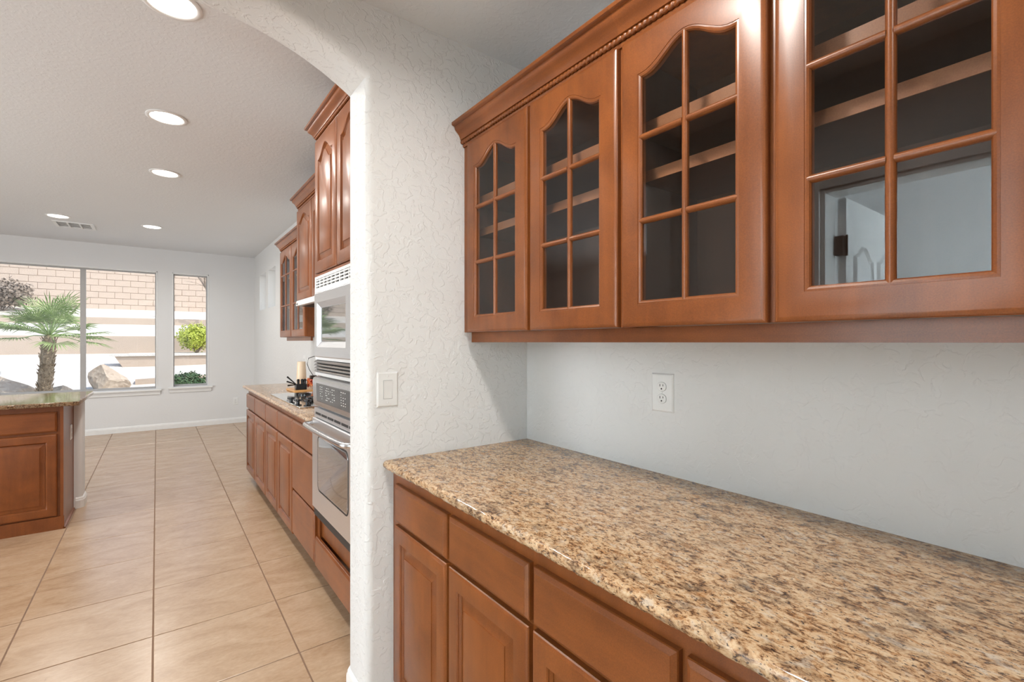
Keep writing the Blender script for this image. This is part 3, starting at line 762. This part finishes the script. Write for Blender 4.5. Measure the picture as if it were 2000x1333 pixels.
# control panel leaning out, rounded
pr = [(0.012, 1.158), (-0.002, 1.158), (-0.014, 1.150), (-0.018, 1.135), (-0.014, 1.02), (-0.010, 1.005), (0.012, 0.990)]
MB().extrude(pr, 'x', ox0, ox1).build('control_panel', 'steel', t, smooth=35)
kp = MB().loops([[(ox0+0.075, -0.0175, 1.128), (ox1-0.075, -0.0175, 1.128), (ox1-0.075, -0.0148, 1.03), (ox0+0.075, -0.0148, 1.03)], [(ox0+0.079, -0.0192, 1.124), (ox1-0.079, -0.0192, 1.124), (ox1-0.079, -0.0166, 1.034), (ox0+0.079, -0.0166, 1.034)]]).build('keypad', 'keypad', t)
mb = MB(); rnd = random.Random(3)
for gx in (0.15, 0.18, 0.25, 0.27, 0.30, 0.33, 0.36, 0.39, 0.50, 0.53, 0.56):
    for gz in (1.112, 1.100, 1.088, 1.076, 1.064, 1.052):
        if rnd.random() < 0.72:
            l = rnd.uniform(0.006, 0.016); yy = -0.0192 + (1.124-gz)/0.09*0.0026 - 0.0004
            mb.box(gx+ox0, gx+ox0+l, yy-0.0003, yy+0.0004, gz-0.0018, gz+0.0018)
mb.build('keypad_print', 'print_', t)
MB().extrude([(0.012, 0.990), (-0.008, 0.990), (-0.008, 0.940), (0.012, 0.940)], 'x', ox0, ox1).build('vent_strip', 'steeldoor', t)
for k in range(6): bx(ox0+0.03+k*0.112, ox0+0.03+k*0.112+0.095, -0.0095, -0.007, 0.956, 0.968).build('vent_slot', 'dark', t)
# oven door
dz0, dz1 = 0.452, 0.936
def rr(x0, x1, z0, z1, r, y, n=6):
    pts = []
    for cx, cz, a0 in ((x1-r, z0+r, -PI/2), (x1-r, z1-r, 0), (x0+r, z1-r, PI/2), (x0+r, z0+r, PI)):
        for k in range(n+1): pts.append((cx + r*math.cos(a0+PI/2*k/n), y, cz + r*math.sin(a0+PI/2*k/n)))
    return pts
dr = MB().loops([rr(ox0, ox1, dz0, dz1, 0.006, 0.012), rr(ox0, ox1, dz0, dz1, 0.006, -0.016), rr(ox0+0.004, ox1-0.004, dz0+0.004, dz1-0.004, 0.006, -0.020)]).build('door', 'steeldoor', t, smooth=35)
MB().loops([rr(ox0+0.118, ox1-0.118, dz0+0.118, dz1-0.085, 0.035, -0.0195), rr(ox0+0.122, ox1-0.122, dz0+0.122, dz1-0.089, 0.033, -0.0225)]).build('window', 'ovenglass', dr, smooth=35)
MB().loops([rr(ox0+0.110, ox1-0.110, dz0+0.110, dz1-0.077, 0.040, -0.0195), rr(ox0+0.112, ox1-0.112, dz0+0.112, dz1-0.079, 0.040, -0.0215), rr(ox0+0.118, ox1-0.118, dz0+0.118, dz1-0.085, 0.035, -0.0215)], False, False).build('window_trim', 'dark', dr, smooth=35)
hy = -0.068; hz = 0.905
mb = MB(); pts = [(ox0+0.010, -0.018, hz), (ox0+0.014, -0.045, hz), (ox0+0.035, -0.064, hz)] + [(ox0+0.06+(ox1-ox0-0.12)*k/8, hy-0.006*math.sin(PI*k/8), hz) for k in range(9)] + [(ox1-0.035, -0.064, hz), (ox1-0.014, -0.045, hz), (ox1-0.010, -0.018, hz)]
mb.tube(pts, 0.0135, 12); mb.build('handle', 'steel', dr, smooth=50)
bx(ox0, ox1, -0.010, 0.012, 0.405, 0.448).build('bottom_strip', 'dark', t, bevel=0.002)

# microwave
t = thing('microwave_oven', 'pale built-in microwave with louvred trim above the wall oven', 'microwave', (KX, TY, 0), FACE_X)
bx(ox0+0.005, ox1-0.005, 0.012, 0.45, 1.166, 1.698).build('body', 'steel', t)
mb = MB(); mb.box(ox0, ox1, -0.006, 0.012, 1.612, 1.628).box(ox0, ox1, -0.006, 0.012, 1.684, 1.698).box(ox0, ox0+0.02, -0.006, 0.012, 1.628, 1.684).box(ox1-0.02, ox1, -0.006, 0.012, 1.628, 1.684)
mb.build('upper_grille_frame', 'white', t); bx(ox0+0.02, ox1-0.02, 0.006, 0.012, 1.628, 1.684).build('upper_grille_back', 'dark', t)
for k in range(4): bx(ox0+0.02, ox1-0.02, -0.004, 0.004, 1.6285+k*0.0155, 1.6285+k*0.0155+0.0075).build('slat', 'white', t)
for k in range(1, 10): bx(ox0+0.02+k*0.0688-0.006, ox0+0.02+k*0.0688+0.006, -0.0045, 0.004, 1.628, 1.684).build('grille_bar', 'white', t)
mb = MB(); mb.box(ox0, ox1, -0.004, 0.012, 1.166, 1.182); mb.build('lower_trim', 'white', t)
bx(ox0, ox1, 0.004, 0.012, 1.182, 1.250).build('lower_grille_back', 'dark', t)
for k in range(4): MB().extrude([(-0.012, 1.186+k*0.0165), (-0.002, 1.196+k*0.0165), (0.004, 1.196+k*0.0165), (0.004, 1.192+k*0.0165)], 'x', ox0, ox1).build('slat', 'chrome', t)
bx(ox0, ox1, -0.003, 0.012, 1.250, 1.264).build('lower_rail', 'white', t)
mz0, mz1 = 1.266, 1.606
sf = MB(); sf.box(ox0, ox0+0.045, -0.004, 0.012, mz0, mz1).box(ox1-0.045, ox1, -0.004, 0.012, mz0, mz1); sf.build('side_trim', 'white', t)
mdr = MB().loops([rr(ox0+0.047, ox1-0.047, mz0, mz1, 0.004, 0.012), rr(ox0+0.047, ox1-0.047, mz0, mz1, 0.004, -0.018), rr(ox0+0.051, ox1-0.051, mz0+0.004, mz1-0.004, 0.004, -0.021),
      rr(ox0+0.100, ox1-0.150, mz0+0.052, mz1-0.052, 0.004, -0.021), rr(ox0+0.128, ox1-0.178, mz0+0.080, mz1-0.080, 0.004, -0.006)], True, True).build('door', 'steeldoor', t, smooth=25)
MB().loops([rr(ox0+0.129, ox1-0.179, mz0+0.081, mz1-0.081, 0.003, -0.006), rr(ox0+0.131, ox1-0.181, mz0+0.083, mz1-0.083, 0.003, -0.008)]).build('window', 'mwglass', mdr)

# ------------------------------------------------------------------ things behind the cooktop
o = MB().box(0.93, 1.26, 4.34, 4.64, 0.9145, 0.932).build('cutting_board', 'board', bevel=0.004)
tag(o, 'orange-brown wooden board lying behind the cooktop', 'board')
o = MB().lathe([(0.034, 0), (0.036, 0.004), (0.041, 0.05), (0.040, 0.12), (0.034, 0.235), (0.031, 0.237), (0.030, 0.230), (0.036, 0.02)], 28, (1.040, 4.56, 0.9325)).build('ceramic_jar', 'cream', smooth=50)
tag(o, 'tall cream tapered jar on the wooden board behind the cooktop', 'jar')
t = thing('utensil_caddy', 'small black caddy with utensils sticking out in front of the cream jar', 'caddy', (1.000, 4.41, 0.9325))
mb = MB(); mb.box(-0.045, 0.045, -0.028, 0.028, 0, 0.050); mb.build('caddy_box', 'black', t, bevel=0.005)
for (x, y, dx, dy, l) in ((-0.035, 0, -0.07, 0.02, 0.07), (-0.03, 0.01, -0.08, 0.0, 0.03), (-0.035, 0, -0.07, 0.0, -0.005)):
    MB().tube([(x, y, 0.045), (x+dx, y+dy, 0.045+l)], [0.004, 0.007], 8).build('utensil', 'black', t, smooth=50)
for x in (-0.02, 0.012, 0.034): MB().lathe([(0.010, 0.045), (0.011, 0.07), (0.013, 0.085), (0.006, 0.092)], 12, (x, 0, 0)).build('bottle_cap', 'black', t, smooth=50)
t = thing('cord_bundle', 'tangle of red and orange cords on the wooden board by the oven tower', 'cords', (1.105, 4.42, 0.9325))
for q, mt in enumerate(('red', 'orange', 'red', 'orange')):
    rq = random.Random(q); pts = []
    for k in range(22):
        a = k*0.75 + q; r = 0.035 + 0.018*rq.random()
        pts.append((r*math.cos(a), r*math.sin(a)*0.8, 0.009 + 0.075*rq.random() + 0.006*q))
    MB().tube(pts, 0.0045, 6).build('cord', mt, t, smooth=60)
o_ = MB().box(-0.026, 0.026, -0.022, 0.022, 0.078, 0.118).build('plug_box', 'bronze', t, bevel=0.004)
bx(-0.004, 0.004, -0.004, 0.004, 0.002, 0.080).build('plug_post', 'red', t)
pts = [(0.0 + 0.0, 0.0, 0.118), (-0.03, 0.01, 0.17), (-0.045, 0.02, 0.22), (-0.03, 0.03, 0.27), (0.02, 0.04, 0.285), (0.09, 0.05, 0.28), (0.155, 0.06, 0.27)]
MB().tube(pts, 0.003, 6).build('power_cord', 'black', t, smooth=60)

# ================================================================== PENINSULA
IX, IY = -0.540, 4.680
t = thing('peninsula_cabinet', 'orange-brown end cabinet of the peninsula with drawer and panelled door', 'cabinet', (-1.06, IY, 0), 0, 'peninsula cabinets')
w = 1.06 + IX
mb = MB(); mb.box(0, w-0.018, 0.020, 0.51, 0.0, 0.884); mb.build('body', 'wood', t)
bx(w-0.018, w, 0.006, 0.508, 0.0, 0.884).build('end_panel', 'wood', t)
slab_front(t, 'drawer_front', 0.006, w-0.034, 0.702, 0.845, 0.0); panel_door(t, 0.006, w-0.034, 0.100, 0.685, 0.0)
bx(0, w+0.004, 0.004, 0.020, 0.0, 0.092).build('base_moulding', 'wood', t)
MB().extrude([(w, 0), (w+0.012, 0), (w+0.010, 0.010), (w, 0.016)], 'y', 0.004, 0.512).build('shoe_moulding', 'wood', t)
bx(w-0.002, w+0.002, 0.500, 0.512, 0.016, 0.884).build('corner_strip', 'wood', t)
for k in range(2):
    t2 = thing('peninsula_cabinet', ('orange-brown peninsula cabinet, second from the end panel', 'orange-brown peninsula cabinet, third from the end panel')[k], 'cabinet', (-1.06-0.6*(k+1)-0.002*(k+1), IY, 0), 0, 'peninsula cabinets')
    bx(0, 0.6, 0.020, 0.51, 0, 0.884).build('body', 'wood', t2); slab_front(t2, 'drawer_front', 0.006, 0.594, 0.702, 0.845, 0.0); panel_door(t2, 0.006, 0.594, 0.100, 0.685, 0.0)
# half wall behind with rounded corner and baseboard
def rounded_end(x0, x1, y0, y1, r, n=8, g=0.0):
    pts = [(x0, y0-g)]
    for k in range(n+1):
        a = -PI/2 + PI/2*k/n; pts.append((x1-r+(r+g)*math.cos(a), y0+r+(r+g)*math.sin(a)))
    for k in range(n+1):
        a = PI/2*k/n; pts.append((x1-r+(r+g)*math.cos(a), y1-r+(r+g)*math.sin(a)))
    pts.append((x0, y1+g)); return pts
MBh = MB().extrude(rounded_end(-2.27, -0.486, 5.194, 5.40, 0.035), 'z', 0, 0.884)
struct('wall_peninsula', MBh, 'wallfar', 'white half wall with rounded corner behind the peninsula cabinets', smooth=40)
mb = MB(); mb.loops([[(p[0], p[1], z) for p in rounded_end(-2.27, -0.486, 5.194, 5.40, 0.035, 3, g)] for g, z in ((0.0005, 0), (0.014, 0), (0.014, 0.062), (0.010, 0.070), (0.010, 0.076), (0.004, 0.086), (0.0005, 0.088))], False, False)
# keep only the part clear of the cabinet's back edge
for p in range(len(mb.v)):
    x, y, z = mb.v[p]
    if y < 5.194: mb.v[p] = (max(x, IX + 0.013), y, z) if x < IX else (x, y, z)
struct('baseboard_peninsula', mb, 'trim', 'white baseboard round the peninsula half wall', smooth=25)
mb = MB()
cp = [(-2.30, 4.650), (-0.468, 4.650), (-0.452, 4.664), (-0.446, 5.55), (-0.462, 5.566), (-2.30, 5.566)]
mb.loops([[(p[0], p[1], 0.884) for p in cp], [(p[0], p[1], 0.914) for p in cp]])
o = mb.build('peninsula_worktop', 'granite_dark', bevel=0.006, seg=3)
tag(o, 'polished dark granite worktop on the peninsula reflecting the garden', 'worktop')
outlet('white outlet on the side panel of the peninsula cabinet', (IX, 5.045, 0.64), PI/2, w=0.075, h=0.115)

# ================================================================== GARDEN
yg = [(FY+0.16, -0.05), (12.2, -0.02), (13.0, 0.16), (14.5, 0.50), (17.02, 1.03)]
mb = MB(); n = 24
def ground_strip(prof, name, mat, x0, x1, label, amp=0.03):
    mb = MB(); rnd = random.Random(len(prof)); ls = []
    for i in range(n + 1):
        x = x0 + (x1-x0)*i/n; ls.append([(x, y, z + (amp*(rnd.random()-0.5) if 0 < k < len(prof)-1 else 0)) for k, (y, z) in enumerate(prof)])
    mb.loops(ls, False, False, closed=False)
    return struct(name, mb, mat, label, smooth=True)
ground_strip([(FY+0.16, -0.05), (12.0, -0.02)], 'ground_patio', 'patio', -14, 12, 'pale concrete patio outside the windows', 0)
ground_strip([(12.0, -0.02), (12.6, 0.06), (13.4, 0.24), (14.4, 0.47), (15.4, 0.70), (16.3, 0.88), (17.02, 1.03)], 'ground_slope', 'gravel', -14, 12, 'sunlit pale gravel slope in the garden', 0.05)
ground_strip([(17.2, 1.50), (18.0, 1.68), (18.82, 1.885)], 'ground_terrace', 'gravel', -14, 12, 'narrow sunlit gravel terrace between low walls')
ground_strip([(19.0, 2.08), (19.8, 2.26), (20.52, 2.43)], 'ground_upper', 'gravel', -14, 12, 'sunlit gravel strip below the block wall')
struct('ground_side', MB().box(-14, WESTX-0.16, -4, FY+0.16, -0.2, -0.05), 'patio', 'pale side yard beyond the family room window')
struct('ground_east', MB().box(WX+0.16, 12, -4, FY+0.16, -0.2, -0.05), 'patio', 'pale side yard beyond the kitchen wall')
o = MB().box(-14, 12, 17.0, 17.2, 0.7, 1.515).build('retaining_wall', 'stucco', bevel=0.02); tag(o, 'lower tan retaining wall across the garden slope', 'wall')
o = MB().box(-14, 12, 18.8, 19.0, 1.6, 2.09).build('retaining_wall', 'stucco', bevel=0.02); tag(o, 'upper tan retaining wall below the block wall', 'wall')
# block wall: every block its own piece
bw = thing('block_wall', 'tall tan concrete block wall at the top of the garden', 'wall', (0, 20.5, 2.38))
bx(-14, 12, 0.012, 0.19, 0, 2.45).build('mortar_core', 'mortar', bw)
bm_ = MB().box(-0.1965, 0.1965, 0.0, 0.03, -0.095, 0.095).build('block', 'block', bw, bevel=0.004, seg=1)
first = True
for r in range(12):
    for c in range(24):
        if r >= 10 and c % 1: continue
        x = -6.2 + 0.4064*c + (0.2032 if r % 2 else 0)
        if first: o = bm_; first = False
        else:
            o = bm_.copy(); C.objects.link(o); o.parent = bw
        o.location = (x, random.uniform(-0.003, 0.003), 0.10 + 0.2032*r)
# planters
o = MB().loops([[(-0.55, 15.45, 0.45), (5, 15.45, 0.45), (5, 15.65, 0.45), (-0.55, 15.65, 0.45)], [(-0.85, 15.45, 0.99), (5, 15.45, 0.99), (5, 15.65, 0.99), (-0.85, 15.65, 0.99)]]).build('planter_wall', 'stucco')
tag(o, 'low tan planter wall with pale cap beside the boulder', 'wall')
bx(-0.95, 5, 15.40, 15.70, 0.985, 1.035).build('cap', 'patio', o)
struct('ground_planter', MB().box(-0.6, 5, 15.66, 17.0, 0.6, 1.04), 'gravel', 'gravel bed inside the planter wall')
o = MB().loops([[(-0.40, 13.9, 0.10), (3.2, 13.9, 0.10), (3.2, 14.15, 0.10), (-0.40, 14.15, 0.10)], [(-0.40, 13.9, 0.48), (3.2, 13.9, 0.62), (3.2, 14.15, 0.62), (-0.40, 14.15, 0.48)]]).build('garden_kerb', 'stucco')
tag(o, 'sloping tan garden kerb running right from the boulder', 'wall')

def boulder(label, c, r, seed):
    bm = bmesh.new(); bmesh.ops.create_icosphere(bm, subdivisions=3, radius=1.0)
    rnd = random.Random(seed); pl = [(Vector((rnd.uniform(-1, 1), rnd.uniform(-1, 1), rnd.uniform(-0.6, 1))).normalized(), rnd.uniform(0.38, 0.80)) for _ in range(12)]
    for v in bm.verts:
        for nrm, dd in pl:
            k = v.co.dot(nrm) - dd
            if k > 0: v.co -= nrm*k*1.0
        v.co += Vector((rnd.uniform(-1, 1), rnd.uniform(-1, 1), rnd.uniform(-1, 1)))*0.018
        v.co = Vector((v.co.x*r[0], v.co.y*r[1], v.co.z*r[2]))
    me = bpy.data.meshes.new('boulder'); bm.to_mesh(me); bm.free(); me.materials.append(M['rock'])
    o = bpy.data.objects.new('boulder', me); C.objects.link(o); o.location = c
    return tag(o, label, 'rock')
boulder('brown boulder at the end of the sloping kerb', (-0.80, 13.6, 0.46), (0.50, 0.40, 0.48), 23)
boulder('pale flat boulder left of the palm trunk', (-2.35, 13.6, 0.38), (0.70, 0.5, 0.34), 5)
boulder('pale boulder right beside the palm trunk foot', (-1.62, 13.0, 0.22), (0.50, 0.4, 0.40), 8)
boulder('small dark boulder on the slope left of the palm', (-3.55, 14.3, 0.58), (0.30, 0.25, 0.24), 11)

# palm
t = thing('palm_tree', 'short fan palm with shaggy trunk outside the wide window', 'palm', (-1.70, 12.25, 0.0))
mb = MB(); rnd = random.Random(4); ls = []
for i in range(15):
    z = i*0.105; lean = 0.10*(i/14)
    r = 0.104 - 0.018*abs(i-8)/8
    if i == 14: r = 0.06
    ls.append([((r + rnd.uniform(-0.012, 0.012))*math.cos(2*PI*k/12) + lean, (r + rnd.uniform(-0.012, 0.012))*math.sin(2*PI*k/12), z) for k in range(12)])
mb.loops(ls)
for i in range(260):                                      # old leaf bases
    z = rnd.uniform(0.05, 1.40); a = rnd.uniform(0, 2*PI); r = 0.097; lean = 0.10*z/1.47
    cx, cy = lean + r*math.cos(a), r*math.sin(a); tx, ty = -math.sin(a)*0.022, math.cos(a)*0.022
    ox, oy = math.cos(a)*0.035, math.sin(a)*0.035
    mb.add([(cx-tx, cy-ty, z), (cx+tx, cy+ty, z), (cx+ox, cy+oy, z+0.075), (cx+ox*0.3, cy+oy*0.3, z+0.05)], [(0, 1, 2), (0, 2, 3), (1, 3, 2)])
mb.build('trunk', 'bark', t)
for i in range(30):
    a = i*2.39996 + rnd.uniform(-0.2, 0.2); el = rnd.uniform(-0.28, 0.80) if i > 5 else rnd.uniform(0.8, 1.3)
    L1 = rnd.uniform(0.42, 0.62); d = Vector((math.cos(a)*math.cos(el), math.sin(a)*math.cos(el), math.sin(el)))
    p0 = Vector((0.10, 0, 1.46)); p1 = p0 + d*L1 + Vector((0, 0, -0.03))
    mb = MB(); mb.tube([p0, p0 + d*L1*0.5 + Vector((0, 0, 0.02)), p1], [0.010, 0.008, 0.006], 5)
    side = d.cross(Vector((0, 0, 1))); side = side.normalized() if side.length > 1e-3 else Vector((1, 0, 0)); nrm = side.cross(d).normalized()
    for k in range(26):
        b = math.radians(-105 + 210*k/25); ll = rnd.uniform(0.36, 0.52)*(1.0 - 0.28*abs(b)/1.85)
        dl = (d*math.cos(b) + side*math.sin(b)).normalized(); wv = dl.cross(nrm)*0.011
        m_ = p1 + dl*ll*0.6 + nrm*0.03; e_ = p1 + dl*ll + Vector((0, 0, -0.10*ll))
        mb.add([p1, m_ - wv, e_, m_ + wv, m_ - nrm*0.006], [(0, 1, 4), (4, 1, 2), (0, 4, 3), (4, 2, 3)])
    mb.build('frond', 'frond', t, fix=False)

def shrub(name, label, c, r, mat, nl, leaf, seed, stem='dry', cat='shrub', twig=False):
    t = thing(name, label, cat, c); rnd = random.Random(seed); mb = MB()
    for i in range(nl):
        u = Vector((rnd.gauss(0, 1), rnd.gauss(0, 1), rnd.gauss(0, 1))).normalized(); q = rnd.random()**0.45
        lump = 0.82 + 0.18*math.sin(u.x*7 + seed)*math.cos(u.y*6 + u.z*5)
        p = Vector((u.x*r[0], u.y*r[1], u.z*r[2]))*q*lump + Vector((0, 0, r[2]))
        if p.z < 0.01: p.z = 0.01 + rnd.random()*0.1
        a = Vector((rnd.uniform(-1, 1), rnd.uniform(-1, 1), rnd.uniform(-0.4, 1))).normalized(); b = a.cross(u)
        if b.length < 1e-3: continue
        b = b.normalized()*leaf*0.36; a = a*leaf
        mb.add([p - a*0.5, p + b, p + a*0.5, p - b], [(0, 1, 2, 3)])
    tag(mb.build('foliage', mat, t, fix=False), kind='stuff')
    mb = MB()
    for i in range(9):
        a = rnd.uniform(0, 2*PI); e = Vector((math.cos(a)*r[0]*0.6, math.sin(a)*r[1]*0.6, r[2]*1.2))
        mb.tube([(0, 0, -0.05), e*0.5 + Vector((0, 0, 0.02)), e], [0.018, 0.012, 0.005], 5)
    mb.build('stem', stem, t)
    return t
shrub('round_shrub', 'bright yellow-green round shrub on the planter seen in the narrow window', (0.90, 16.15, 1.03), (0.56, 0.50, 0.46), 'lime', 5200, 0.055, 3)
shrub('low_shrub', 'low dark green shrub below the narrow window', (0.53, 13.0, 0.12), (0.50, 0.40, 0.30), 'deepgreen', 4200, 0.05, 6)
shrub('dry_bush', 'grey-brown dry bush in front of the block wall', (-3.55, 19.65, 2.22), (0.85, 0.5, 0.52), 'dry', 2600, 0.09, 9)
shrub('hedge_shrub', 'green shrub outside the family room window', (-7.4, 3.0, -0.05), (1.0, 1.0, 1.1), 'green', 2600, 0.16, 12)
shrub('hedge_shrub', 'tall green shrub outside the family room window', (-7.6, 4.9, -0.05), (1.0, 1.0, 1.4), 'green', 2600, 0.16, 15)
# bare tree beside the narrow window's view
t = thing('bare_tree', 'bare grey-brown tree on the upper gravel strip', 'tree', (1.75, 18.3, 1.75)); rnd = random.Random(21)
def branch(p, d, l, r, depth, mb):
    pts = [p]
    for k in range(4):
        d = (d + Vector((rnd.uniform(-1, 1), rnd.uniform(-1, 1), rnd.uniform(-0.5, 0.7)))*0.22).normalized(); pts.append(pts[-1] + d*l/4)
    mb.tube(pts, [r*(1-0.16*k) for k in range(5)], 6)
    if depth:
        for k in range(3 if depth > 1 else 4):
            q = pts[rnd.choice((2, 3, 4))]; nd = (d + Vector((rnd.uniform(-1, 1), rnd.uniform(-0.7, 0.7), rnd.uniform(-0.7, 0.6)))*0.9).normalized()
            branch(q, nd, l*0.66, r*0.5, depth-1, mb)
mb = MB(); branch(Vector((0, 0, -0.05)), Vector((-0.30, 0, 1)), 1.5, 0.06, 4, mb); mb.build('branches', 'dry', t)
# garden path light
t = thing('path_light', 'small white path light on the gravel left of the palm', 'lamp', (-2.62, 14.35, 0.44))
MB().lathe([(0.012, 0), (0.012, 0.30)], 8).build('post', 'white', t); MB().lathe([(0.075, 0.30), (0.07, 0.315), (0.02, 0.345)], 16).build('cap', 'white', t, smooth=40)
